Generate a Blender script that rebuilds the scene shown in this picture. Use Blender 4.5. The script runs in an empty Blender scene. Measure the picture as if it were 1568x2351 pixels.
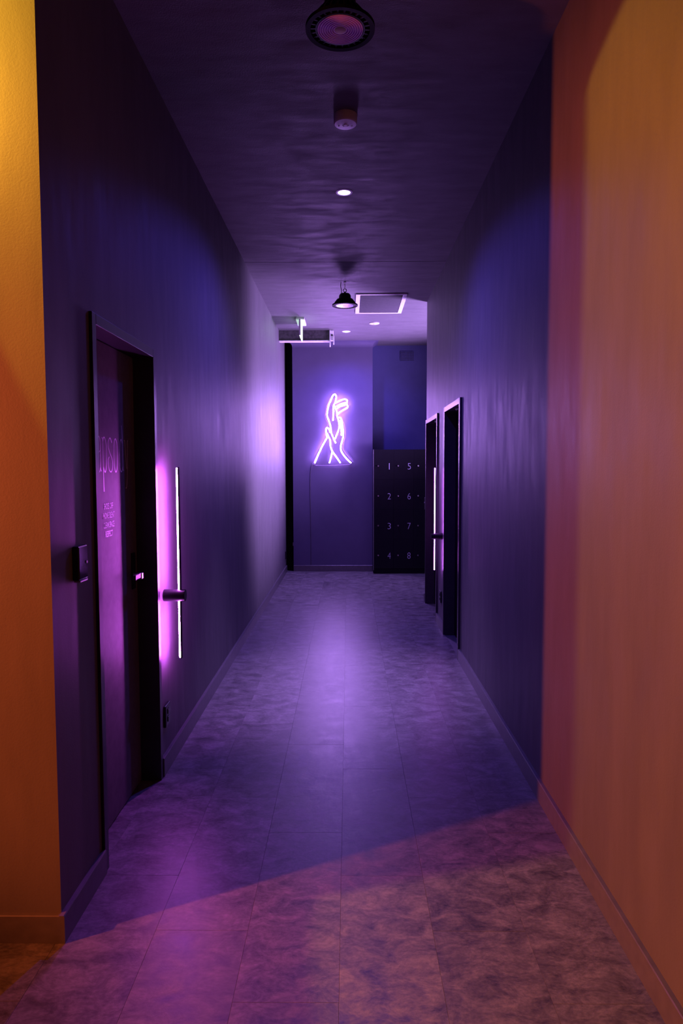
import bpy, bmesh, math, random
from mathutils import Matrix, Vector

random.seed(7)
PI = math.pi
C = bpy.context.scene.collection
SC = bpy.context.scene

# ------------------------------------------------------------------ camera
cam_d = bpy.data.cameras.new('camera')
cam = bpy.data.objects.new('camera', cam_d)
C.objects.link(cam)
cam_d.sensor_fit = 'VERTICAL'
cam_d.sensor_height = 36.0
cam_d.lens = 1567.0 / 2351.0 * 36.0
cam_d.clip_start = 0.05
yaw, pitch, roll = -math.atan(16 / 1567), -math.atan(98.5 / 1567), math.radians(-0.15)
fw = Vector((math.sin(yaw) * math.cos(pitch), math.cos(yaw) * math.cos(pitch), math.sin(pitch)))
rt = Vector((math.cos(yaw), -math.sin(yaw), 0))
up = rt.cross(fw)
rt, up = (math.cos(roll) * rt + math.sin(roll) * up), (math.cos(roll) * up - math.sin(roll) * rt)
m = Matrix.Identity(4)
for i in range(3):
    m[i][0], m[i][1], m[i][2] = rt[i], up[i], -fw[i]
m[0][3], m[1][3], m[2][3] = 0, 0, 1.52
cam.matrix_world = m
SC.camera = cam

# ------------------------------------------------------------------ world, exposure
w = bpy.data.worlds.new('world')
SC.world = w
w.use_nodes = True
w.node_tree.nodes['Background'].inputs[0].default_value = (0.30, 0.16, 0.42, 1)
w.node_tree.nodes['Background'].inputs[1].default_value = 0.0
SC.view_settings.view_transform = 'Standard'
SC.view_settings.look = 'None'
SC.view_settings.exposure = 0.0
SC.view_settings.gamma = 1.0
SC.view_settings.use_curve_mapping = False
SC.cycles.max_bounces = 8
SC.cycles.diffuse_bounces = 5
SC.cycles.caustics_reflective = False
SC.cycles.caustics_refractive = False
SC.cycles.sample_clamp_indirect = 3.0
SC.cycles.use_denoising = True


def aim(o, tgt):
    d = Vector(tgt) - Vector(o.location)
    o.rotation_euler = d.to_track_quat('-Z', 'Y').to_euler()


def spot(name, loc, tgt, col, energy, size, blend, rad):
    l = bpy.data.lights.new(name, 'SPOT')
    l.color = col
    l.energy = energy
    l.spot_size = math.radians(size)
    l.spot_blend = blend
    l.shadow_soft_size = rad
    o = bpy.data.objects.new(name, l)
    C.objects.link(o)
    o.location = loc
    aim(o, tgt)
    return o


def point(name, loc, col, energy, rad):
    l = bpy.data.lights.new(name, 'POINT')
    l.color = col
    l.energy = energy
    l.shadow_soft_size = rad
    o = bpy.data.objects.new(name, l)
    C.objects.link(o)
    o.location = loc
    return o


XL, XR, ZC = -0.93, 0.883, 3.38          # corridor side walls and ceiling
# lights of the place: colour, power
BLUE = (0.12, 0.075, 1.0)
VIOLET = (0.42, 0.17, 1.0)
WARM = (1.0, 0.15, 0.035)
YELLOW = (1.0, 0.46, 0.03)
DL1_E, DL2_E, REC_E = 155, 150, 1450
CORE = (0.56, 0.32, 1.0)
CORE1_E, CORE2_E = 480, 110
NEON_COL, NEON_S = (0.50, 0.24, 0.95), 195.0
TUBE_COL, TUBE_S = (0.75, 0.12, 1.0), 290.0
TUBE_R_S = 62.0
WA_E, YE_E = 1020, 205
spot('downlight_beam', (-0.025, 4.72, 3.355), (-0.025, 4.72, 0), BLUE, DL1_E, 150, 1.0, 0.035)
spot('downlight_beam', (-0.025, 9.38, 3.355), (-0.025, 9.38, 0), BLUE, DL2_E, 150, 1.0, 0.035)
spot('downlight_core', (-0.025, 4.72, 3.350), (-0.025, 4.72, 0), CORE, CORE1_E, 46, 1.0, 0.03)
spot('downlight_core', (-0.025, 9.38, 3.350), (-0.025, 9.38, 0), CORE, CORE2_E, 70, 1.0, 0.03)
spot('alcove_beam', (2.25, 8.7, 1.5), (-0.9, 8.0, 3.3), (0.56, 0.32, 1.0), REC_E, 118, 0.8, 0.35)
spot('foyer_glow', (-3.6, 0.72, 1.9), (0.883, 2.95, 1.15), WARM, WA_E, 58, 0.6, 0.05)
spot('foyer_beam', (-1.6, 1.92, 2.95), (0.883, 2.1, 1.46), YELLOW, YE_E, 66, 0.07, 0.02)


# ------------------------------------------------------------------ materials
def srgb(h):
    h = h.lstrip('#')
    v = [int(h[i:i + 2], 16) / 255 for i in (0, 2, 4)]
    return tuple(((c / 12.92) if c <= 0.04045 else ((c + 0.055) / 1.055) ** 2.4) for c in v) + (1,)


def new_mat(name):
    mt = bpy.data.materials.new(name)
    mt.use_nodes = True
    nt = mt.node_tree
    return mt, nt, nt.nodes['Principled BSDF']


def N(nt, typ, **kw):
    n = nt.nodes.new(typ)
    for k, v in kw.items():
        setattr(n, k, v)
    return n


def pos_map(nt, scale):
    g = N(nt, 'ShaderNodeNewGeometry')
    mp = N(nt, 'ShaderNodeMapping')
    mp.inputs['Scale'].default_value = scale
    nt.links.new(g.outputs['Position'], mp.inputs['Vector'])
    return mp.outputs['Vector']


def ramp(nt, fac, stops):
    r = N(nt, 'ShaderNodeValToRGB')
    el = r.color_ramp.elements
    while len(el) < len(stops):
        el.new(0.5)
    for e, (p, c) in zip(el, stops):
        e.position = p
        e.color = c if len(c) == 4 else (*c, 1)
    nt.links.new(fac, r.inputs['Fac'])
    return r.outputs['Color']


def noise(nt, vec, scale, detail=4, rough=0.55, dist=0.0):
    n = N(nt, 'ShaderNodeTexNoise')
    n.inputs['Scale'].default_value = scale
    n.inputs['Detail'].default_value = detail
    n.inputs['Roughness'].default_value = rough
    n.inputs['Distortion'].default_value = dist
    nt.links.new(vec, n.inputs['Vector'])
    return n.outputs['Fac']


def g3(v):
    return (v, v, v, 1)


def paint(name, lo, hi, rough_lo, rough_hi, stretch, bump=0.08, spec=0.5):
    """rolled wall paint: faint streaks in sheen and relief"""
    mt, nt, b = new_mat(name)
    v = pos_map(nt, stretch)
    f = noise(nt, v, 3.2, 5, 0.6)
    col = ramp(nt, f, [(0.3, lo), (0.7, hi)])
    nt.links.new(col, b.inputs['Base Color'])
    r = ramp(nt, noise(nt, v, 6.0, 4, 0.6), [(0.3, g3(rough_lo)), (0.7, g3(rough_hi))])
    nt.links.new(r, b.inputs['Roughness'])
    b.inputs['Specular IOR Level'].default_value = spec
    v2 = pos_map(nt, (1, 1, 1))
    bp = N(nt, 'ShaderNodeBump')
    bp.inputs['Strength'].default_value = bump
    bp.inputs['Distance'].default_value = 0.004
    mx = N(nt, 'ShaderNodeMath', operation='ADD')
    nt.links.new(noise(nt, v2, 160, 2), mx.inputs[0])
    nt.links.new(noise(nt, v, 9, 3), mx.inputs[1])
    nt.links.new(mx.outputs[0], bp.inputs['Height'])
    nt.links.new(bp.outputs['Normal'], b.inputs['Normal'])
    return mt


M_WALL = paint('wall_paint', (0.10, 0.096, 0.102, 1), (0.125, 0.12, 0.127, 1), 0.5, 0.62, (2.2, 2.2, 0.5))
M_BACK = paint('back_wall_paint', (0.065, 0.07, 0.18, 1), (0.08, 0.085, 0.22, 1), 0.55, 0.7, (1, 1, 1))
M_PILLAR = paint('pillar_paint', (0.082, 0.07, 0.135, 1), (0.096, 0.082, 0.158, 1), 0.55, 0.7, (1, 1, 1))
M_CEIL = paint('ceiling_paint', (0.098, 0.095, 0.10, 1), (0.12, 0.117, 0.123, 1), 0.55, 0.75, (0.8, 2.5, 1), 0.3)


def plain(name, col, rough=0.5, metal=0.0, spec=0.5, var=0.12):
    mt, nt, b = new_mat(name)
    v = pos_map(nt, (1, 1, 1))
    f = noise(nt, v, 24, 3)
    c1 = tuple(c * (1 - var) for c in col[:3]) + (1,)
    c2 = tuple(min(1, c * (1 + var)) for c in col[:3]) + (1,)
    nt.links.new(ramp(nt, f, [(0.3, c1), (0.7, c2)]), b.inputs['Base Color'])
    b.inputs['Roughness'].default_value = rough
    b.inputs['Metallic'].default_value = metal
    b.inputs['Specular IOR Level'].default_value = spec
    return mt


def emit(name, col, s):
    mt, nt, b = new_mat(name)
    b.inputs['Base Color'].default_value = (0.5, 0.5, 0.5, 1)
    b.inputs['Emission Color'].default_value = (*col, 1)
    b.inputs['Emission Strength'].default_value = s
    return mt


def tile_mat():
    mt, nt, b = new_mat('stone_vinyl')
    oi = N(nt, 'ShaderNodeObjectInfo')
    mul = N(nt, 'ShaderNodeVectorMath', operation='SCALE')
    cx = N(nt, 'ShaderNodeCombineXYZ')
    nt.links.new(oi.outputs['Random'], cx.inputs[0])
    nt.links.new(oi.outputs['Random'], cx.inputs[1])
    nt.links.new(cx.outputs[0], mul.inputs[0])
    mul.inputs['Scale'].default_value = 37.0
    g = N(nt, 'ShaderNodeNewGeometry')
    add = N(nt, 'ShaderNodeVectorMath', operation='ADD')
    nt.links.new(g.outputs['Position'], add.inputs[0])
    nt.links.new(mul.outputs[0], add.inputs[1])
    mp = N(nt, 'ShaderNodeMapping')
    mp.inputs['Scale'].default_value = (1.0, 1.5, 1)
    nt.links.new(add.outputs[0], mp.inputs['Vector'])
    v = mp.outputs['Vector']
    big = noise(nt, v, 9, 8, 0.72, 0.6)
    fine = noise(nt, v, 60, 4, 0.6)
    mx = N(nt, 'ShaderNodeMix')
    mx.inputs[0].default_value = 0.25
    nt.links.new(big, mx.inputs[2])
    nt.links.new(fine, mx.inputs[3])
    col = ramp(nt, mx.outputs[0], [(0.36, (0.035, 0.033, 0.033, 1)), (0.5, (0.115, 0.110, 0.110, 1)), (0.64, (0.22, 0.21, 0.21, 1))])
    tint = N(nt, 'ShaderNodeMapRange')
    tint.inputs['To Min'].default_value = 0.86
    tint.inputs['To Max'].default_value = 1.1
    nt.links.new(oi.outputs['Random'], tint.inputs['Value'])
    sc = N(nt, 'ShaderNodeVectorMath', operation='SCALE')
    nt.links.new(col, sc.inputs[0])
    nt.links.new(tint.outputs[0], sc.inputs['Scale'])
    nt.links.new(sc.outputs[0], b.inputs['Base Color'])
    nt.links.new(ramp(nt, mx.outputs[0], [(0.35, g3(0.34)), (0.65, g3(0.47))]), b.inputs['Roughness'])
    b.inputs['Specular IOR Level'].default_value = 0.5
    bp = N(nt, 'ShaderNodeBump')
    bp.inputs['Strength'].default_value = 0.6
    bp.inputs['Distance'].default_value = 0.002
    nt.links.new(mx.outputs[0], bp.inputs['Height'])
    nt.links.new(bp.outputs['Normal'], b.inputs['Normal'])
    return mt


M_TILE = tile_mat()
M_GROUT = plain('grout', (0.12, 0.12, 0.12), 0.6)
M_BASE = plain('skirting_paint', (0.105, 0.10, 0.108), 0.35)
M_FRAME = plain('frame_paint', (0.028, 0.028, 0.034), 0.36, spec=0.5)
M_LEAF = plain('door_laminate', (0.13, 0.12, 0.13), 0.62, spec=0.2)
M_DLEAF = plain('dark_door_laminate', (0.008, 0.008, 0.01), 0.6, spec=0.06)
M_BLACK = plain('black_plastic', (0.012, 0.012, 0.014), 0.35)
M_BLACKM = plain('black_metal', (0.008, 0.008, 0.010), 0.45, 0.0, 0.25)
M_RIM = plain('rim_black', (0.004, 0.004, 0.005), 0.6, 0.0, 0.06)
M_COPPER = plain('copper_hub', (0.20, 0.07, 0.045), 0.45, 0.6)
M_STEEL = plain('brushed_steel', (0.6, 0.58, 0.58), 0.28, 1.0)
M_BRASS = plain('zinc_chain', (0.65, 0.55, 0.4), 0.3, 1.0)
M_WHITE = plain('white_plastic', (0.75, 0.74, 0.76), 0.45)
M_GREY = plain('grey_metal', (0.42, 0.41, 0.44), 0.5)
M_LOCKER = plain('locker_laminate', (0.006, 0.005, 0.009), 0.55, spec=0.15)
M_PRINT = plain('pale_vinyl_print', (0.82, 0.72, 0.86), 0.45)
M_NUM = plain('numeral_print', (0.55, 0.52, 0.66), 0.5)
M_FILTER = plain('grille_mesh', (0.09, 0.085, 0.10), 0.7)
M_BOX = plain('dark_housing', (0.075, 0.065, 0.075), 0.7, var=0.45)
M_NEON = emit('neon_white', NEON_COL, NEON_S)
M_TUBE = emit('magenta_diffuser', TUBE_COL, TUBE_S)
M_TUBE_R = emit('violet_diffuser', (0.6, 0.14, 1.0), TUBE_R_S)
M_DLENS1 = emit('downlight_lens', (0.80, 0.62, 1.0), 6.0)
M_DLENS2 = emit('downlight_lens_far', (0.86, 0.78, 1.0), 6.0)
M_EXIT = emit('exit_panel', (0.62, 1.0, 0.66), 2.4)


def lens_mat():
    mt, nt, b = new_mat('ringed_lens')
    b.inputs['Base Color'].default_value = (0.62, 0.38, 0.88, 1)
    b.inputs['Roughness'].default_value = 0.22
    b.inputs['Specular IOR Level'].default_value = 0.9
    return mt


M_LENS = lens_mat()


def acrylic():
    mt, nt, b = new_mat('clear_acrylic')
    b.inputs['Base Color'].default_value = (0.96, 0.95, 0.98, 1)
    b.inputs['Roughness'].default_value = 0.05
    b.inputs['Transmission Weight'].default_value = 1.0
    b.inputs['IOR'].default_value = 1.15
    b.inputs['Alpha'].default_value = 0.25
    return mt


M_ACRYL = acrylic()


# ------------------------------------------------------------------ mesh helpers
def box(bm, x0, x1, y0, y1, z0, z1, bev=0.0):
    x0, x1 = min(x0, x1), max(x0, x1)
    y0, y1 = min(y0, y1), max(y0, y1)
    z0, z1 = min(z0, z1), max(z0, z1)
    r = bmesh.ops.create_cube(bm, size=1.0)
    vs = r['verts']
    for v in vs:
        v.co = Vector(((x0 + x1) / 2 + v.co.x * (x1 - x0), (y0 + y1) / 2 + v.co.y * (y1 - y0), (z0 + z1) / 2 + v.co.z * (z1 - z0)))
    if bev > 0:
        es = list({e for v in vs for e in v.link_edges})
        bmesh.ops.bevel(bm, geom=es, offset=bev, segments=2, profile=0.5, affect='EDGES')
    return bm


def tube(bm, pts, rad, seg=8, closed=False, caps=True):
    """round tube swept along points"""
    pts = [Vector(p) for p in pts]
    n = len(pts)
    rings = []
    prev = None
    for i, p in enumerate(pts):
        a = pts[(i - 1) % n] if (closed or i > 0) else p
        c = pts[(i + 1) % n] if (closed or i < n - 1) else p
        t = (c - a).normalized()
        if prev is None:
            ref = Vector((0, 0, 1)) if abs(t.z) < 0.9 else Vector((1, 0, 0))
            nrm = t.cross(ref).normalized()
        else:
            nrm = (prev - t * prev.dot(t)).normalized()
        prev = nrm
        bn = t.cross(nrm)
        rr = rad[i] if isinstance(rad, (list, tuple)) else rad
        rings.append([bm.verts.new(p + rr * (math.cos(2 * PI * k / seg) * nrm + math.sin(2 * PI * k / seg) * bn)) for k in range(seg)])
    rng = n if closed else n - 1
    for i in range(rng):
        A, B = rings[i], rings[(i + 1) % n]
        for k in range(seg):
            bm.faces.new((A[k], A[(k + 1) % seg], B[(k + 1) % seg], B[k]))
    if caps and not closed:
        bm.faces.new(rings[0][::-1])
        bm.faces.new(rings[-1])
    return bm


def lathe(bm, prof, cx=0, cy=0, seg=40, cap=True):
    """profile (r, z) turned about z"""
    rings = []
    for r, z in prof:
        if r < 1e-6:
            rings.append([bm.verts.new((cx, cy, z))])
        else:
            rings.append([bm.verts.new((cx + r * math.cos(2 * PI * k / seg), cy + r * math.sin(2 * PI * k / seg), z)) for k in range(seg)])
    for A, B in zip(rings, rings[1:]):
        for k in range(seg):
            k2 = (k + 1) % seg
            if len(A) == 1 and len(B) == 1:
                continue
            if len(A) == 1:
                bm.faces.new((A[0], B[k], B[k2]))
            elif len(B) == 1:
                bm.faces.new((A[k], A[k2], B[0]))
            else:
                bm.faces.new((A[k], A[k2], B[k2], B[k]))
    return bm


def obj(name, bm, mat, parent=None, smooth=False, loc=None):
    bmesh.ops.recalc_face_normals(bm, faces=bm.faces)
    me = bpy.data.meshes.new(name)
    bm.to_mesh(me)
    bm.free()
    me.materials.append(mat)
    if smooth:
        for p in me.polygons:
            p.use_smooth = True
        me.set_sharp_from_angle(angle=math.radians(38))
    o = bpy.data.objects.new(name, me)
    C.objects.link(o)
    if parent is not None:
        o.parent = parent
        o.matrix_parent_inverse = Matrix.Translation(-total_loc(parent))
    return o


def total_loc(o):
    v = Vector(o.location)
    if o.parent is not None:
        v = v + total_loc(o.parent) + o.matrix_parent_inverse.translation
    return v


def NB():
    return bmesh.new()


def thing(name, loc, label, cat, group=None):
    o = bpy.data.objects.new(name, None)
    o.empty_display_size = 0.1
    C.objects.link(o)
    o.location = loc
    o['label'] = label
    o['category'] = cat
    if group:
        o['group'] = group
    return o


def struct(name, bm, mat, parent=None, smooth=False):
    o = obj(name, bm, mat, parent, smooth)
    if parent is None:
        o['kind'] = 'structure'
    return o


def text_mesh(name, s, mat, parent, origin, xdir, ydir, width, height, depth=0.0006, bold=0.0):
    """flat lettering: the built-in font stretched to a given width and cap height"""
    cu = bpy.data.curves.new('lettering', 'FONT')
    cu.body = s
    cu.align_x = 'CENTER'
    cu.offset = bold
    cu.extrude = 0.02
    cu.resolution_u = 4
    to = bpy.data.objects.new('lettering', cu)
    C.objects.link(to)
    bpy.context.view_layer.update()
    dg = bpy.context.evaluated_depsgraph_get()
    me = bpy.data.meshes.new_from_object(to.evaluated_get(dg))
    bpy.data.objects.remove(to)
    xs = [v.co.x for v in me.vertices]
    ys = [v.co.y for v in me.vertices]
    x0, x1, y0, y1 = min(xs), max(xs), min(ys), max(ys)
    xd, yd, og = Vector(xdir), Vector(ydir), Vector(origin)
    nd = xd.cross(yd)
    for v in me.vertices:
        u = ((v.co.x - x0) / (x1 - x0) - 0.5) * width
        t = ((v.co.y - y0) / (y1 - y0) - 0.5) * height
        v.co = og + xd * u + yd * t + nd * (depth if v.co.z > 0 else 0.0)
    me.name = name
    me.materials.clear()
    me.materials.append(mat)
    o = bpy.data.objects.new(name, me)
    C.objects.link(o)
    if parent is not None:
        o.parent = parent
        o.matrix_parent_inverse = Matrix.Translation(-total_loc(parent))
    return o


# ------------------------------------------------------------------ the setting: floor
FX0, FX1, FY0, FY1 = -4.0, 2.6, -2.6, 10.6
floor = struct('floor', box(NB(), FX0 - 0.2, FX1 + 0.2, FY0 - 0.2, FY1 + 0.4, -0.12, -0.004), M_GROUT)
TW, TL = 0.305, 0.914


def tile_mesh():
    bm = NB()
    g, c = 0.0002, 0.0004
    hx, hy = TW / 2 - g, TL / 2 - g
    lo = [bm.verts.new((sx * hx, sy * hy, -0.004)) for sx, sy in ((-1, -1), (1, -1), (1, 1), (-1, 1))]
    md = [bm.verts.new((sx * hx, sy * hy, -c)) for sx, sy in ((-1, -1), (1, -1), (1, 1), (-1, 1))]
    tp = [bm.verts.new((sx * (hx - c), sy * (hy - c), 0)) for sx, sy in ((-1, -1), (1, -1), (1, 1), (-1, 1))]
    for i in range(4):
        j = (i + 1) % 4
        bm.faces.new((lo[i], lo[j], md[j], md[i]))
        bm.faces.new((md[i], md[j], tp[j], tp[i]))
    bm.faces.new(tp)
    me = bpy.data.meshes.new('floor_tile')
    bm.to_mesh(me)
    bm.free()
    me.materials.append(M_TILE)
    return me


TM = tile_mesh()
shift = {}
for i in range(-9, 8):
    x = -0.03 + i * TW + TW / 2
    off = ((i * 5) % 3) * TL / 3 + 0.18
    for j in range(-4, 13):
        y = off + j * TL
        if y + TL / 2 < -1.2 or y > FY1 + 0.4:
            continue
        if x < -1.1 and (y - TL / 2 > 2.15):
            continue
        if x > 1.0 and y + TL / 2 < 7.6:
            continue
        t = bpy.data.objects.new('tile', TM)
        C.objects.link(t)
        t.parent = floor
        t.location = (x, y, random.uniform(0, 0.0003))

# ------------------------------------------------------------------ walls
# openings: outer frame edges
D1 = (2.475, 3.285, 2.088)
D2 = (5.345, 6.235, 2.074)
D3 = (6.71, 7.70, 2.064)


def wall_with_doors(name, x0, x1, y0, y1, doors):
    bm = NB()
    y = y0
    for a, b, h in doors:
        box(bm, x0, x1, y, a, 0, ZC)
        box(bm, x0, x1, a, b, h, ZC)
        y = b
    box(bm, x0, x1, y, y1, 0, ZC)
    return struct(name, bm, M_WALL)


wall_with_doors('wall_left', XL - 0.2, XL, 2.11, 10.1, [D1])
wall_with_doors('wall_right', XR, XR + 0.2, -2.6, 7.76, [D2, D3])
struct('wall_foyer_front', box(NB(), FX0, XL - 0.2, 2.11, 2.31, 0, ZC), M_WALL)
struct('wall_foyer_left', box(NB(), FX0 - 0.2, FX0, -2.6, 2.31, 0, ZC), M_WALL)
struct('wall_foyer_rear', box(NB(), FX0 - 0.2, XR + 0.2, -2.8, -2.6, 0, ZC), M_WALL)
struct('wall_alcove_front', box(NB(), XR + 0.2, FX1, 7.6, 7.76, 0, ZC), M_WALL)
struct('wall_alcove_right', box(NB(), FX1, FX1 + 0.2, 7.6, 10.65, 0, ZC), M_BACK)
struct('wall_back', box(NB(), 0.2, FX1 + 0.2, 10.45, 10.65, 0, ZC), M_BACK)
struct('wall_chimney_breast', box(NB(), -0.818, 0.357, 10.1, 10.45, 0, ZC), M_PILLAR)
struct('wall_slot_side', box(NB(), XL - 0.2, XL, 10.1, 10.75, 0, ZC), M_BLACK)

# ceiling in two boards with an open joint
bm = NB()
box(bm, FX0 - 0.2, FX1 + 0.2, -2.8, 6.262, ZC, ZC + 0.1)
box(bm, FX0 - 0.2, FX1 + 0.2, 6.272, 10.8, ZC, ZC + 0.1)
box(bm, FX0 - 0.2, FX1 + 0.2, 6.2, 6.33, ZC + 0.02, ZC + 0.11)
struct('ceiling', bm, M_CEIL)

# cove cornice round the chimney breast
bm = NB()
CV = 0.085
path = [((-0.818, 10.45), (-1, 0)), ((-0.818, 10.1), (-1, -1)), ((0.357, 10.1), (1, -1)), ((0.357, 10.45), (1, 0))]
cols = []
for (px, py), (ox, oy) in path:
    col = []
    for k in range(9):
        t = k / 8 * PI / 2
        o_ = CV - CV * math.cos(t)
        z_ = ZC - CV + CV * math.sin(t)
        col.append(bm.verts.new((px + ox * o_, py + oy * o_, z_)))
    col.append(bm.verts.new((px, py, ZC)))
    cols.append(col)
for A, B in zip(cols, cols[1:]):
    for k in range(9):
        bm.faces.new((A[k], A[k + 1], B[k + 1], B[k]))
struct('trim_1', bm, M_PILLAR, smooth=True)

# black panel door in the narrow slot left of the chimney breast
bm = NB()
box(bm, XL + 0.002, -0.82, 10.22, 10.26, 0.004, ZC - 0.002)
slot = struct('door_4', bm, M_DLEAF)
struct('latch', box(NB(), -0.838, -0.823, 10.205, 10.22, 0.37, 0.42, 0.002), M_GREY, slot)


def skirting(name, segs):
    """segs: (kind, fixed face, from, to, outward sign, z) -> one run of bevel-topped board each"""
    bm = NB()
    for ax, f, a, b, s in segs:
        T, Hh = 0.017, 0.092
        prof = [(0, 0), (T, 0), (T, Hh - 0.003), (T - 0.003, Hh), (0, Hh)]
        ends = []
        for q in (a, b):
            if ax == 'x':
                ends.append([bm.verts.new((f + s * o_, q, z_ + 0.0005)) for o_, z_ in prof])
            else:
                ends.append([bm.verts.new((q, f + s * o_, z_ + 0.0005)) for o_, z_ in prof])
        n = len(prof)
        for i in range(n):
            j = (i + 1) % n
            bm.faces.new((ends[0][i], ends[0][j], ends[1][j], ends[1][i]))
        bm.faces.new(ends[0])
        bm.faces.new(ends[1])
    return struct(name, bm, M_BASE)


skirting('baseboard_left', [('x', XL, 2.11 - 0.017, D1[0], 1), ('x', XL, D1[1], 10.1, 1)])
skirting('baseboard_right', [('x', XR, -2.6, D2[0], -1), ('x', XR, D2[1], D3[0], -1)])
skirting('baseboard_foyer', [('y', 2.11, FX0, XL, -1), ('x', FX0, -2.6, 2.11, 1), ('y', -2.6, FX0, XR, 1)])
skirting('baseboard_back', [('y', 10.1, -0.818, 0.357, -1), ('y', 10.45, 0.36, FX1, -1)])
skirting('baseboard_alcove', [('y', 7.76, XR - 0.017, FX1, 1)])


# ------------------------------------------------------------------ doors
def door(name, side, spec, leaf_mat, hinge_far=True):
    a, b, h = spec
    s = 1 if side == 'L' else -1          # outward direction into the corridor
    xw = XL if side == 'L' else XR
    xf, xb = xw + s * (0.012 if side == 'L' else 0.018), xw - s * 0.2
    fwid = 0.040 if side == 'L' else 0.045
    bm = NB()
    box(bm, xf, xb, a, a + fwid, 0, h, 0.002)
    root = struct(name, bm, M_FRAME)
    obj('jamb', box(NB(), xf, xb, b - fwid, b, 0, h, 0.002), M_FRAME, root)
    obj('header', box(NB(), xf, xb, a + fwid, b - fwid, h - fwid, h, 0.002), M_FRAME, root)
    xl = xw - s * 0.085
    lf = obj('leaf', box(NB(), xl, xl - s * 0.042, a + fwid + 0.003, b - fwid - 0.003, 0.006, h - fwid - 0.003, 0.0015), leaf_mat, root)
    st = NB()
    box(st, xl - s * 0.046, xl - s * 0.075, a + fwid, a + fwid + 0.018, 0, h - fwid)
    box(st, xl - s * 0.046, xl - s * 0.075, b - fwid - 0.018, b - fwid, 0, h - fwid)
    obj('door_stop', st, M_FRAME, root)
    # closer box under the header
    cb = NB()
    box(cb, xl + s * 0.001, xl + s * 0.05, a + fwid + 0.05, a + fwid + 0.33, h - fwid - 0.075, h - fwid - 0.02, 0.006)
    if side == 'R':
        cl = obj('closer', cb, M_GREY, root)
        arm = tube(NB(), [(xl + s * 0.03, a + fwid + 0.2, h - fwid - 0.018), (xl + s * 0.07, a + fwid + 0.36, h - fwid - 0.012), (xl + s * 0.04, a + fwid + 0.5, h - fwid - 0.01)], 0.006, 6)
        obj('closer_arm', arm, M_GREY, cl)
    else:
        cb.free()
    # lever handle
    yh = (b - fwid - 0.07) if side == 'L' else (a + fwid + 0.07)
    d = -1 if side == 'L' else 1
    hb = NB()
    box(hb, xl, xl + s * 0.008, yh - 0.022, yh + 0.022, 0.96, 1.13, 0.002)
    hd = obj('handle_plate', hb, M_BLACKM, lf)
    lv = NB()
    tube(lv, [(xl + s * 0.008, yh, 1.03), (xl + s * 0.045, yh, 1.03)], 0.009, 10)
    box(lv, xl + s * 0.036, xl + s * 0.052, yh + d * 0.0 - 0.011, yh + d * 0.12, 1.019, 1.041, 0.003)
    obj('lever', lv, M_BLACKM, root)
    return root, lf, xl


door_1, leaf_1, xl1 = door('door_1', 'L', D1, M_LEAF)
door_2, leaf_2, _ = door('door_2', 'R', D2, M_DLEAF)
door_3, leaf_3, _ = door('door_3', 'R', D3, M_DLEAF)
# bright latch block on the left door
lk = NB()
box(lk, xl1 + 0.012, xl1 + 0.056, 3.135, 3.165, 1.012, 1.040, 0.003)
o = obj('thumb_turn', lk, M_STEEL, door_1)
o['label'] = 'small bright steel thumb turn'


# lettering on the left door: thin high-waisted italic strokes
def glyph_strokes():
    A = []
    # each stroke: list of (u, v, half width); u 0..1 in the glyph cell, v 0 base .. 1 x-height
    a = [[(0.1, 0.86, .05), (0.2, 0.97, .06), (0.45, 1.0, .05), (0.68, 0.93, .05), (0.72, 0.75, .045), (0.72, 0.2, .05), (0.78, 0.05, .06), (0.95, 0.02, .05)],
         [(0.72, 0.6, .03), (0.4, 0.56, .035), (0.2, 0.45, .04), (0.16, 0.25, .045), (0.2, 0.07, .055), (0.38, 0.0, .06), (0.55, 0.04, .05), (0.7, 0.14, .035)]]
    p = [[(0.08, 0.97, .05), (0.22, 0.96, .055), (0.25, 0.8, .05), (0.25, 0.0, .055), (0.27, -0.3, .07), (0.29, -0.58, .1)],
         [(0.25, 0.85, .035), (0.4, 0.98, .05), (0.62, 0.98, .05), (0.86, 0.8, .04), (0.9, 0.5, .04), (0.86, 0.2, .05), (0.7, 0.02, .07), (0.5, 0.0, .06), (0.28, 0.14, .035)]]
    s_ = [[(0.82, 0.86, .07), (0.62, 0.98, .06), (0.4, 0.98, .045), (0.2, 0.86, .035), (0.2, 0.72, .035), (0.45, 0.55, .045), (0.78, 0.4, .045), (0.92, 0.25, .045), (0.85, 0.08, .045), (0.6, -0.01, .055), (0.3, 0.04, .045), (0.15, 0.18, .04), (0.16, 0.36, .045), (0.32, 0.44, .035)]]
    oo = [[(0.5, 1.0, .045), (0.25, 0.93, .04), (0.1, 0.72, .04), (0.08, 0.45, .045), (0.14, 0.18, .05), (0.3, 0.02, .06), (0.5, -0.01, .06), (0.74, 0.08, .05), (0.9, 0.3, .04), (0.9, 0.6, .035), (0.78, 0.88, .04), (0.5, 1.0, .045)]]
    d_ = [[(0.62, 1.42, .035), (0.7, 1.38, .035), (0.76, 1.1, .04), (0.78, 0.5, .04), (0.8, 0.1, .045), (0.95, 0.02, .04)],
          [(0.76, 0.86, .03), (0.55, 0.99, .05), (0.32, 0.93, .04), (0.14, 0.7, .035), (0.1, 0.4, .035), (0.18, 0.1, .04), (0.42, -0.01, .055), (0.65, 0.05, .045), (0.78, 0.18, .03)]]
    y_ = [[(0.05, 0.97, .04), (0.18, 0.96, .045), (0.3, 0.7, .04), (0.42, 0.3, .04), (0.55, 0.08, .04)],
          [(0.95, 0.98, .05), (0.82, 0.95, .05), (0.78, 0.7, .035), (0.72, 0.2, .035), (0.62, -0.2, .035), (0.42, -0.5, .045), (0.2, -0.52, .06)]]
    return [a, p, s_, oo, d_, y_]


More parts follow.
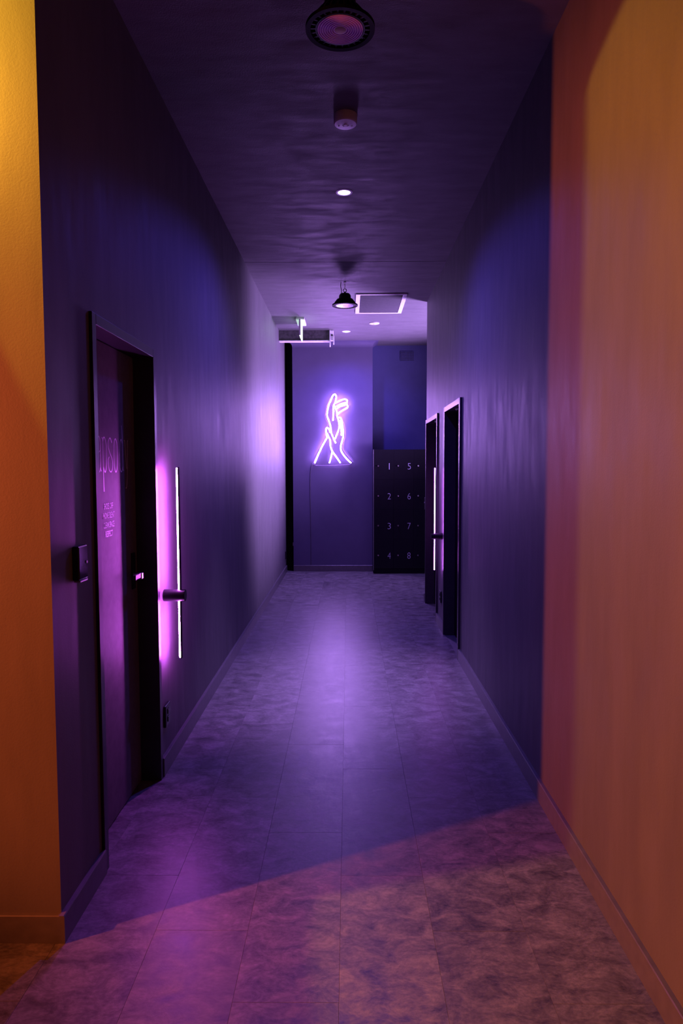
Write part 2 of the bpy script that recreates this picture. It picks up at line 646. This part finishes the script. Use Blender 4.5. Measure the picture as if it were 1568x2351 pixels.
def catmull(pts, sub=4):
    out = []
    n = len(pts)
    for i in range(n - 1):
        p0, p1, p2, p3 = pts[max(i - 1, 0)], pts[i], pts[i + 1], pts[min(i + 2, n - 1)]
        for k in range(sub):
            t = k / sub
            out.append(tuple(0.5 * (2 * b_ + (c_ - a_) * t + (2 * a_ - 5 * b_ + 4 * c_ - d_) * t * t + (3 * b_ - a_ - 3 * c_ + d_) * t ** 3)
                             for a_, b_, c_, d_ in zip(p0, p1, p2, p3)))
    out.append(tuple(pts[-1]))
    return out


cells = [(2.760, 2.802), (2.806, 2.868), (2.873, 2.941), (2.949, 3.004), (3.018, 3.081), (3.089, 3.146)]
for gi, (strokes, (ya, yb)) in enumerate(zip(glyph_strokes(), cells)):
    bm = NB()
    z0, z1 = 1.512, 1.655
    for st in strokes:
        ps = catmull(st, 4)
        pr = []
        for u_, v_, hw in ps:
            pr.append((ya + u_ * (yb - ya), z0 + v_ * (z1 - z0), hw * 0.055))
        L_, R_ = [], []
        for i, (yy, zz, hw) in enumerate(pr):
            a_ = pr[max(i - 1, 0)]
            b_ = pr[min(i + 1, len(pr) - 1)]
            t = Vector((b_[0] - a_[0], b_[1] - a_[1]))
            if t.length < 1e-7:
                t = Vector((0, 1))
            t.normalize()
            nx, nz = -t.y, t.x
            xx = xl1 + 0.0008
            L_.append(bm.verts.new((xx, yy + nx * hw, zz + nz * hw)))
            R_.append(bm.verts.new((xx, yy - nx * hw, zz - nz * hw)))
        for i in range(len(pr) - 1):
            bm.faces.new((L_[i], L_[i + 1], R_[i + 1], R_[i]))
    obj('letter', bm, M_PRINT, leaf_1)
for (s_, z_, wd) in (('SHOES OFF', 1.367, 0.110), ('PHONE SILENT', 1.328, 0.140), ('CLEAN SPACE', 1.288, 0.130), ('RESPECT', 1.250, 0.088)):
    text_mesh('text_line', s_, M_PRINT, leaf_1, (xl1 + 0.0004, 2.871, z_), (0, 1, 0), (0, 0, 1), wd, 0.026, 0.0008, 0.012)


# ------------------------------------------------------------------ high bay lamps
def high_bay(x, y, zl, label, links, zrot=0.0, cable_side=-1):
    root = thing('high_bay_lamp', (x, y, zl), label, 'ceiling lamp', 'industrial high bay lamps')
    R0 = 0.128
    bm = NB()
    # rim ring
    lathe(bm, [(R0, zl), (R0, zl + 0.012), (R0 - 0.004, zl + 0.014), (R0 - 0.018, zl + 0.014), (R0 - 0.018, zl + 0.001), (R0, zl)], x, y, 64)
    obj('rim', bm, M_RIM, root, True)
    bm = NB()
    # heat-sink cone and inner ring carrying the lens
    lathe(bm, [(0.086, zl + 0.002), (0.092, zl + 0.002), (0.093, zl + 0.018), (0.074, zl + 0.055), (0.066, zl + 0.070), (0.0, zl + 0.070)], x, y, 48)
    obj('heat_sink', bm, M_BLACKM, root, True)
    NF = 26
    for k in range(NF):
        a = 2 * PI * k / NF + zrot
        ca, sa = math.cos(a), math.sin(a)
        bm = NB()
        t = 0.0032
        prof = [(0.090, zl + 0.004), (R0 - 0.017, zl + 0.004), (R0 - 0.017, zl + 0.013), (0.105, zl + 0.033), (0.078, zl + 0.066), (0.070, zl + 0.066), (0.088, zl + 0.02)]
        A = [bm.verts.new((x + r * ca - t * sa, y + r * sa + t * ca, z)) for r, z in prof]
        B = [bm.verts.new((x + r * ca + t * sa, y + r * sa - t * ca, z)) for r, z in prof]
        for i in range(len(prof)):
            j = (i + 1) % len(prof)
            bm.faces.new((A[i], A[j], B[j], B[i]))
        bm.faces.new(A)
        bm.faces.new(B)
        obj('fin', bm, M_BLACKM, root)
    # ringed lens
    bm = NB()
    prof = []
    r = 0.086
    while r > 0.026:
        prof += [(r, zl + 0.006), (r - 0.002, zl + 0.001), (r - 0.005, zl + 0.001), (r - 0.007, zl + 0.006)]
        r -= 0.0085
    prof += [(0.024, zl + 0.007), (0.0, zl + 0.007)]
    lathe(bm, prof, x, y, 48)
    ln = obj('lens', bm, M_LENS, root, True)
    bm = NB()
    lathe(bm, [(0.024, zl + 0.0065), (0.022, zl + 0.001), (0.0, zl - 0.001)], x, y, 24)
    obj('lens_hub', bm, M_COPPER, ln, True)
    # driver housing
    bm = NB()
    lathe(bm, [(0.060, zl + 0.068), (0.060, zl + 0.085), (0.057, zl + 0.105), (0.045, zl + 0.120), (0.02, zl + 0.127), (0, zl + 0.128)], x, y, 40)
    obj('driver_housing', bm, M_BLACKM, root, True)
    # eye bolt
    bm = NB()
    zb = zl + 0.128
    tube(bm, [(x, y, zb - 0.004), (x, y, zb + 0.012)], 0.008, 10)
    ring = [(x + 0.016 * math.cos(t), y, zb + 0.024 + 0.016 * math.sin(t)) for t in [2 * PI * k / 20 for k in range(20)]]
    tube(bm, ring, 0.0035, 8, closed=True)
    obj('eye_bolt', bm, M_BLACKM, root, True)
    # chain
    zc = zb + 0.037
    n = max(2, int(round((ZC - zc) / 0.019)))
    step = (ZC - zc) / n
    for k in range(n):
        bm = NB()
        pts = []
        for q in range(16):
            t = 2 * PI * q / 16
            lx = 0.0062 * math.cos(t)
            lz = (step * 0.5 + 0.003) * math.sin(t)
            px, py = (lx, 0) if k % 2 else (0, lx)
            pts.append((x + px, y + py, min(zc + step * (k + 0.5) + lz, ZC)))
        tube(bm, pts, 0.0017, 6, closed=True)
        obj('chain_link', bm, M_BRASS, root, True)
    bm = NB()
    box(bm, x - 0.012, x + 0.012, y - 0.012, y + 0.012, ZC - 0.006, ZC, 0.002)
    obj('ceiling_hook', bm, M_BLACKM, root)
    # supply cable
    cs = cable_side
    pts = catmull([(x + cs * 0.035, y + 0.01, zl + 0.118), (x + cs * 0.034, y + 0.01, zb + 0.03), (x + cs * 0.042, y + 0.01, zb + 0.07), (x + cs * 0.038, y + 0.01, ZC)], 5)
    obj('cable', tube(NB(), pts, 0.0035, 8), M_BLACK, root, True)
    return root


high_bay(-0.027, 2.63, 3.138, 'round black high bay lamp with purple ringed lens, hanging nearest overhead', 6, 0.05, 1)
high_bay(-0.031, 6.93, 3.145, 'small black high bay lamp hanging beside the ceiling grille further down the corridor', 6, 0.0, -1)

# ------------------------------------------------------------------ smoke detector
r_ = thing('smoke_detector', (-0.012, 3.72, ZC), 'cylindrical white detector on ceiling between near lamp and glowing downlight', 'detector')
bm = NB()
x, y = -0.012, 3.72
lathe(bm, [(0.0, ZC), (0.062, ZC), (0.062, ZC - 0.040), (0.060, ZC - 0.043)], x, y, 48)
obj('body', bm, M_WHITE, r_, True)
bm = NB()
lathe(bm, [(0.060, ZC - 0.043), (0.057, ZC - 0.047), (0.018, ZC - 0.050), (0.017, ZC - 0.047), (0.011, ZC - 0.047), (0.010, ZC - 0.053), (0.0, ZC - 0.054)], x, y, 48)
obj('cover', bm, M_WHITE, r_, True)
for a in (0.3, 2.9):
    bm = NB()
    lathe(bm, [(0.0, ZC - 0.0495), (0.004, ZC - 0.0495), (0.004, ZC - 0.051), (0, ZC - 0.051)], x + 0.036 * math.cos(a), y + 0.036 * math.sin(a) , 10)
    obj('sensor_eye', bm, M_BLACK, r_)


# ------------------------------------------------------------------ downlights
def downlight(x, y, label, mat):
    r_ = thing('downlight', (x, y, ZC), label, 'downlight', 'recessed ceiling downlights')
    bm = NB()
    lathe(bm, [(0.041, ZC - 0.001), (0.043, ZC - 0.004), (0.055, ZC - 0.003), (0.058, ZC)], x, y, 40)
    obj('trim_ring', bm, M_WHITE, r_, True)
    bm = NB()
    lathe(bm, [(0.042, ZC - 0.002), (0.0, ZC - 0.0035)], x, y, 40)
    obj('lens', bm, mat, r_, True)
    return r_


downlight(-0.025, 4.72, 'glowing violet downlight in the middle of the ceiling beyond the detector', M_DLENS1)
downlight(-0.025, 9.38, 'glowing white downlight near the end wall, right of the dark box', M_DLENS2)
r_ = thing('ceiling_sensor', (0.335, 8.86, ZC), 'unlit round white plate on ceiling beyond the square grille', 'sensor')
bm = NB()
lathe(bm, [(0.066, ZC), (0.064, ZC - 0.008), (0.050, ZC - 0.012), (0.0, ZC - 0.012)], 0.335, 8.86, 40)
obj('cover_plate', bm, M_WHITE, r_, True)
bm = NB()
lathe(bm, [(0.016, ZC - 0.012), (0.014, ZC - 0.017), (0.0, ZC - 0.019)], 0.335, 8.86, 24)
obj('sensor_dome', bm, M_WHITE, r_, True)

# ------------------------------------------------------------------ return air grille
gx0, gx1, gy0, gy1 = 0.085, 0.632, 7.37, 8.265
r_ = thing('return_air_grille', ((gx0 + gx1) / 2, (gy0 + gy1) / 2, ZC), 'rectangular ceiling grille with pale frame and dark mesh beside the far lamp', 'grille')
for nm, (a, b, c, d) in (('frame_bar', (gx0, gx1, gy0, gy0 + 0.03)), ('frame_bar', (gx0, gx1, gy1 - 0.045, gy1)),
                         ('frame_bar', (gx0, gx0 + 0.045, gy0 + 0.03, gy1 - 0.045)), ('frame_bar', (gx1 - 0.045, gx1, gy0 + 0.03, gy1 - 0.045))):
    obj(nm, box(NB(), a, b, c, d, ZC - 0.014, ZC, 0.003), M_WHITE, r_)
obj('filter', box(NB(), gx0 + 0.04, gx1 - 0.04, gy0 + 0.028, gy1 - 0.04, ZC - 0.003, ZC), M_FILTER, r_)
bm = NB()
yy = gy0 + 0.045
while yy < gy1 - 0.055:
    v = [bm.verts.new(p) for p in ((gx0 + 0.045, yy, ZC - 0.004), (gx1 - 0.045, yy, ZC - 0.004), (gx1 - 0.045, yy + 0.010, ZC - 0.010), (gx0 + 0.045, yy + 0.010, ZC - 0.010))]
    bm.faces.new(v)
    yy += 0.016
o = obj('louvre', bm, M_FILTER, r_)
o['kind'] = 'stuff'

# ------------------------------------------------------------------ exit sign
r_ = thing('exit_sign', (-0.59, 8.68, ZC), 'green-white glowing exit sign seen edge-on under the ceiling by the left wall', 'sign')
obj('mounting_box', box(NB(), -0.645, -0.535, 8.50, 8.88, ZC - 0.028, ZC, 0.004), M_WHITE, r_)
obj('light_blade', box(NB(), -0.597, -0.583, 8.46, 8.88, 3.155, ZC - 0.03, 0.002), M_EXIT, r_)
obj('end_cap', box(NB(), -0.600, -0.580, 8.448, 8.458, 3.155, ZC - 0.028, 0.001), M_WHITE, r_)

# ------------------------------------------------------------------ boxed housing by the left wall
r_ = thing('blind_housing', (-0.59, 9.33, ZC), 'dark oblong housing with pale lower edge under ceiling, behind the exit sign', 'housing')
obj('front_panel', box(NB(), XL + 0.002, -0.252, 9.285, 9.375, 3.248, ZC - 0.002), M_BOX, r_)
obj('lower_lip', box(NB(), XL + 0.002, -0.250, 9.275, 9.385, 3.234, 3.247, 0.002), M_WHITE, r_)
bm = NB()
box(bm, -0.250, -0.238, 9.27, 9.39, 3.175, ZC, 0.002)
box(bm, -0.238, -0.196, 9.30, 9.38, 3.25, ZC, 0.004)
box(bm, -0.200, -0.190, 9.28, 9.36, 3.20, 3.31, 0.002)
obj('end_bracket', bm, M_WHITE, r_)
obj('slot', box(NB(), -0.66, -0.60, 9.281, 9.285, 3.31, 3.318), M_BLACK, r_)
obj('slot', box(NB(), -0.232, -0.204, 9.296, 9.30, 3.31, 3.325), M_BLACK, r_)

# ------------------------------------------------------------------ wall vent (air brick)
vx0, vx1, vz0, vz1 = 0.795, 0.990, 3.15, 3.285
r_ = thing('wall_vent', ((vx0 + vx1) / 2, 10.45, vz0), 'small dark gridded air vent high on the wall above the lockers', 'vent')
obj('backing', box(NB(), vx0, vx1, 10.444, 10.45, vz0, vz1), M_BLACK, r_)
bm = NB()
for k in range(10):
    xx = vx0 + (vx1 - vx0) * k / 9
    box(bm, xx - 0.004, xx + 0.004, 10.437, 10.444, vz0, vz1)
for k in range(7):
    zz = vz0 + (vz1 - vz0) * k / 6
    box(bm, vx0 - 0.004, vx1 + 0.004, 10.438, 10.4445, zz - 0.004, zz + 0.004)
obj('grid', bm, M_BACK, r_)

# ------------------------------------------------------------------ neon sign of two hands
NY = 10.065


def nw(p, y=NY):
    """drawing units (from the sign's lower left) to the wall"""
    px = 690 + p[0] / 10.453
    py = 880 + p[1] / 10.453
    return ((px - 800.2) / 1567 * 10.06 * 1.0, y, 1.52 + (1077 - py) / 1567 * 10.08)


root = thing('neon_sign', nw((760, 1950)), 'glowing white neon sign of two entwined hands on the end wall', 'neon sign')
strokes = [
    [(850, 1440), (795, 1320), (748, 1200), (735, 1100), (718, 1000), (680, 890), (648, 790), (662, 650), (690, 530), (740, 420), (780, 330), (815, 288), (850, 300), (868, 350), (855, 420), (838, 490), (800, 560), (797, 700), (792, 830), (786, 905)],
    [(845, 495), (920, 455), (1010, 412), (1085, 405), (1128, 438), (1105, 480), (1030, 500), (955, 525), (885, 570)],
    [(1105, 482), (1108, 520), (1040, 548), (960, 570), (880, 620)],
    [(1100, 525), (1140, 560), (1120, 605), (1030, 655), (950, 705), (900, 760), (885, 790), (905, 860), (930, 950), (935, 1060), (910, 1150), (875, 1245), (835, 1340)],
    [(845, 560), (850, 620), (880, 700), (886, 780)],
    [(905, 870), (915, 838), (945, 830), (985, 880), (1008, 980), (1020, 1080), (1030, 1180), (1028, 1290), (1000, 1400), (975, 1500), (972, 1600), (1020, 1700), (1110, 1810), (1215, 1915)],
    [(950, 905), (972, 1000), (985, 1120), (988, 1260)],
    [(640, 1285), (622, 1190), (622, 1105), (655, 1078), (695, 1115), (720, 1180)],
    [(655, 1300), (560, 1450), (455, 1660), (345, 1915)],
    [(640, 1200), (680, 1290), (718, 1370), (722, 1470), (740, 1570), (785, 1660), (870, 1780), (960, 1910)],
    [(765, 1655), (735, 1780), (698, 1915)],
]
for st in strokes:
    ps = catmull(st, 3)
    o = obj('neon_tube', tube(NB(), [nw(p) for p in ps], 0.0080, 8), M_NEON, root, True)
    obj('tube_base', tube(NB(), [nw(p, NY + 0.007) for p in ps], 0.0052, 8), M_WHITE, o, True)
outline = [(300, 1930), (430, 1660), (635, 1275), (592, 1170), (605, 1080), (655, 1040), (675, 990), (610, 860), (600, 790), (640, 560), (720, 380), (780, 285), (845, 262), (890, 310), (885, 430), (1080, 375), (1150, 430), (1135, 520), (1168, 590), (1130, 635), (1010, 700), (930, 770), (990, 830), (1055, 990), (1078, 1130), (1080, 1270), (1045, 1390), (1018, 1500), (1025, 1590), (1110, 1710), (1260, 1885), (1205, 1950), (760, 1972), (370, 1970)]
bm = NB()
A = [bm.verts.new(nw(p, 10.083)) for p in outline]
B = [bm.verts.new(nw(p, 10.078)) for p in outline]
bm.faces.new(A)
bm.faces.new(B)
for i in range(len(A)):
    j = (i + 1) % len(A)
    bm.faces.new((A[i], A[j], B[j], B[i]))
obj('backing_sheet', bm, M_ACRYL, root)
obj('sheet_edge', tube(NB(), [nw(p, 10.0805) for p in outline], 0.0022, 4, closed=True), plain('acrylic_edge', (0.25, 0.2, 0.35), 0.3), root)
for p in ((350, 1940), (1205, 1925), (845, 300), (1130, 595)):
    X, Y, Z = nw(p)
    obj('standoff', tube(NB(), [(X, 10.058, Z), (X, 10.1, Z)], 0.006, 10), M_STEEL, root, True)
cx0, _, cz0 = nw((290, 1935))
obj('cable', tube(NB(), catmull([(cx0 + 0.02, 10.088, cz0), (cx0 - 0.02, 10.094, cz0 - 0.06), (cx0 - 0.035, 10.095, cz0 - 0.3), (cx0 - 0.03, 10.095, cz0 - 0.9), (cx0 - 0.03, 10.095, 0.10)], 5), 0.003, 6), M_BOX, root, True)

# ------------------------------------------------------------------ lockers
LX, LY, LT, PIT, ROW = 0.367, 9.85, 1.80, 0.287, 0.431
r_ = thing('locker_cabinet', (LX + 1.5 * PIT, 10.14, 0), 'black numbered locker cabinet standing in the corner right of the neon sign', 'lockers')
obj('carcass', box(NB(), LX - 0.006, LX + 3 * PIT + 0.012, LY + 0.02, 10.43, 0.001, LT, 0.002), M_LOCKER, r_)
obj('side_edge', box(NB(), LX - 0.006, LX - 0.002, LY + 0.004, LY + 0.02, 0.05, LT, 0.001), M_GREY, r_)
obj('plinth', box(NB(), LX, LX + 3 * PIT, LY + 0.012, LY + 0.019, 0.002, 0.072), M_LOCKER, r_)
for c in range(3):
    for q in range(4):
        x0 = LX + c * PIT
        z1 = LT - 0.002 - q * ROW
        dr = obj('locker_door', box(NB(), x0 + 0.001, x0 + PIT - 0.001, LY, LY + 0.018, z1 - ROW + 0.002, z1, 0.001), M_LOCKER, r_)
        zc = 1.564 - q * ROW
        kx = x0 + 0.063
        bm = NB()
        tube(bm, [(kx, LY, zc), (kx, LY - 0.010, zc), (kx, LY - 0.0101, zc), (kx, LY - 0.020, zc)], [0.006, 0.006, 0.011, 0.010], 14)
        obj('knob', bm, M_STEEL, dr, True)
        if c < 2:
            n_ = str(c * 4 + q + 1)
            text_mesh('numeral', n_, M_NUM, dr, (x0 + 0.222, LY - 0.0004, zc - 0.006), (1, 0, 0), (0, 0, 1), 0.010 if n_ == '1' else 0.046, 0.090, 0.0008, -0.016)
obj('tall_panel', box(NB(), LX + 3 * PIT + 0.014, 1.6, LY + 0.02, 10.43, 0.001, LT, 0.002), M_LOCKER, r_)


# ------------------------------------------------------------------ linear wall lights
def wall_light(side, y, label, power=None):
    s = 1 if side == 'L' else -1
    xw = XL if side == 'L' else XR
    r_ = thing('wall_light', (xw, y, 0.887), label, 'wall light', 'slim magenta wall lights')
    bm = NB()
    tube(bm, [(xw, y, 0.887), (xw + s * 0.108, y, 0.887)], 0.030, 32)
    es = [e for e in bm.edges if abs(e.verts[0].co.x - (xw + s * 0.108)) < 1e-5 and abs(e.verts[1].co.x - (xw + s * 0.108)) < 1e-5]
    bmesh.ops.bevel(bm, geom=es, offset=0.002, segments=2, affect='EDGES')
    obj('wall_mount', bm, M_BLACKM, r_, True)
    xr = xw + s * 0.079
    z0, z1 = 0.57, 1.528
    bm = NB()
    # half-round diffuser turned to the wall
    K = 10
    for zz0, zz1 in ((z0, 0.857), (0.917, z1)):
        ring0, ring1 = [], []
        for k in range(K + 1):
            t = PI / 2 + PI * k / K
            dx, dy = 0.0085 * math.cos(t) * s, 0.0065 * math.sin(t)
            ring0.append(bm.verts.new((xr + dx, y + dy, zz0)))
            ring1.append(bm.verts.new((xr + dx, y + dy, zz1)))
        for k in range(K):
            bm.faces.new((ring0[k], ring0[k + 1], ring1[k + 1], ring1[k]))
        bm.faces.new((ring0[0], ring0[-1], ring1[-1], ring1[0]))
        bm.faces.new(ring0)
        bm.faces.new(ring1)
    obj('diffuser', bm, M_TUBE if side == 'L' else M_TUBE_R, r_, True)
    bm = NB()
    box(bm, xr + s * 0.0005, xr + s * 0.0085, y - 0.0068, y + 0.0068, z0 - 0.004, z1 + 0.004, 0.001)
    obj('channel', bm, M_BLACKM, r_)
    return r_


wall_light('L', 3.40, 'slim vertical magenta wall light on the left wall beside the lettered door')
wall_light('R', 6.395, 'slim vertical magenta wall light on the right wall between two dark doorways')


# ------------------------------------------------------------------ keypad, intercom, outlets
r_ = thing('door_keypad', (XL, 2.312, 1.145), 'dark upright keypad on the left wall before the lettered door', 'keypad')
obj('body', box(NB(), XL, XL + 0.022, 2.272, 2.352, 1.145, 1.262, 0.004), M_BLACK, r_)
obj('glass_face', box(NB(), XL + 0.022, XL + 0.0235, 2.277, 2.347, 1.15, 1.257, 0.0005), plain('dark_glass', (0.01, 0.01, 0.02), 0.08, spec=0.9), r_)
bm = NB()
tube(bm, [(XL + 0.0235, 2.335, 1.203), (XL + 0.027, 2.335, 1.203)], 0.005, 12)
obj('button', bm, M_STEEL, r_, True)
obj('edge_highlight', box(NB(), XL + 0.001, XL + 0.024, 2.279, 2.345, 1.139, 1.1445, 0.001), M_STEEL, r_)  # bright strip added to stand for the highlight along the bottom edge

r_ = thing('intercom', (XR, 7.73, 1.10), 'tiny black intercom on the wall corner past the farther right doorway', 'intercom')
obj('body', box(NB(), XR - 0.02, XR, 7.704, 7.752, 1.06, 1.20, 0.003), M_BLACK, r_)
bm = NB()
tube(bm, [(XR - 0.02, 7.728, 1.14), (XR - 0.025, 7.728, 1.14)], 0.007, 12)
obj('call_button', bm, M_WHITE, r_, True)


def outlet(side, y, z, label):
    s = 1 if side == 'L' else -1
    xw = XL if side == 'L' else XR
    r_ = thing('power_outlet', (xw, y, z), label, 'power outlet', 'black power outlets')
    obj('plate', box(NB(), xw, xw + s * 0.014, y - 0.045, y + 0.045, z - 0.055, z + 0.055, 0.004), M_BLACK, r_)
    for q in (-0.02, 0.02):
        obj('socket', box(NB(), xw + s * 0.014, xw + s * 0.018, y - 0.016, y + 0.016, z + q - 0.013, z + q + 0.013, 0.002), M_BLACK, r_)
    return r_


outlet('L', 3.385, 0.28, 'black power outlet low on the left wall under the magenta light')
outlet('R', 6.46, 0.305, 'black power outlet low on the right wall between the doorways')
outlet('L', 9.98, 0.26, 'black power outlet low at the far end of the left wall')


# ------------------------------------------------------------------ foyer lamps (outside the frame)
def spot_can(loc, tgt, label, up_to_ceiling=True):
    r_ = thing('spotlight', loc, label, 'spotlight', 'foyer lamps')
    d = (Vector(tgt) - Vector(loc)).normalized()
    p = Vector(loc)
    bm = NB()
    tube(bm, [p - d * 0.14, p - d * 0.02], 0.045, 24, caps=False)
    obj('can', bm, M_BLACKM, r_, True)
    bm = NB()
    e = p - d * 0.08
    tube(bm, [(e.x, e.y, e.z + 0.045), (e.x, e.y, ZC)], 0.008, 8)
    obj('stem', bm, M_BLACKM, r_, True)
    return r_


spot_can((-1.6, 1.92, 2.95), (0.883, 2.1, 1.46), 'black ceiling spotlight by the yellow wall, outside the photo')
for yy, lab in ((0.72, 'small hanging lamp on a cord in the side foyer, outside the photo'),):
    r_ = thing('globe_lamp', (-3.6, yy, 2.06), lab, 'lamp', 'foyer lamps')
    bm = NB()
    tube(bm, [(-3.6, yy, 2.04), (-3.6, yy, ZC)], 0.004, 6)
    obj('cord', bm, M_BLACK, r_)
    bm = NB()
    lathe(bm, [(0.0, 2.06), (0.02, 2.055), (0.05, 1.99), (0.048, 1.985), (0.018, 2.045), (0.0, 2.047)], -3.6, yy, 16)
    obj('lamp_shade', bm, M_BLACK, r_, True)
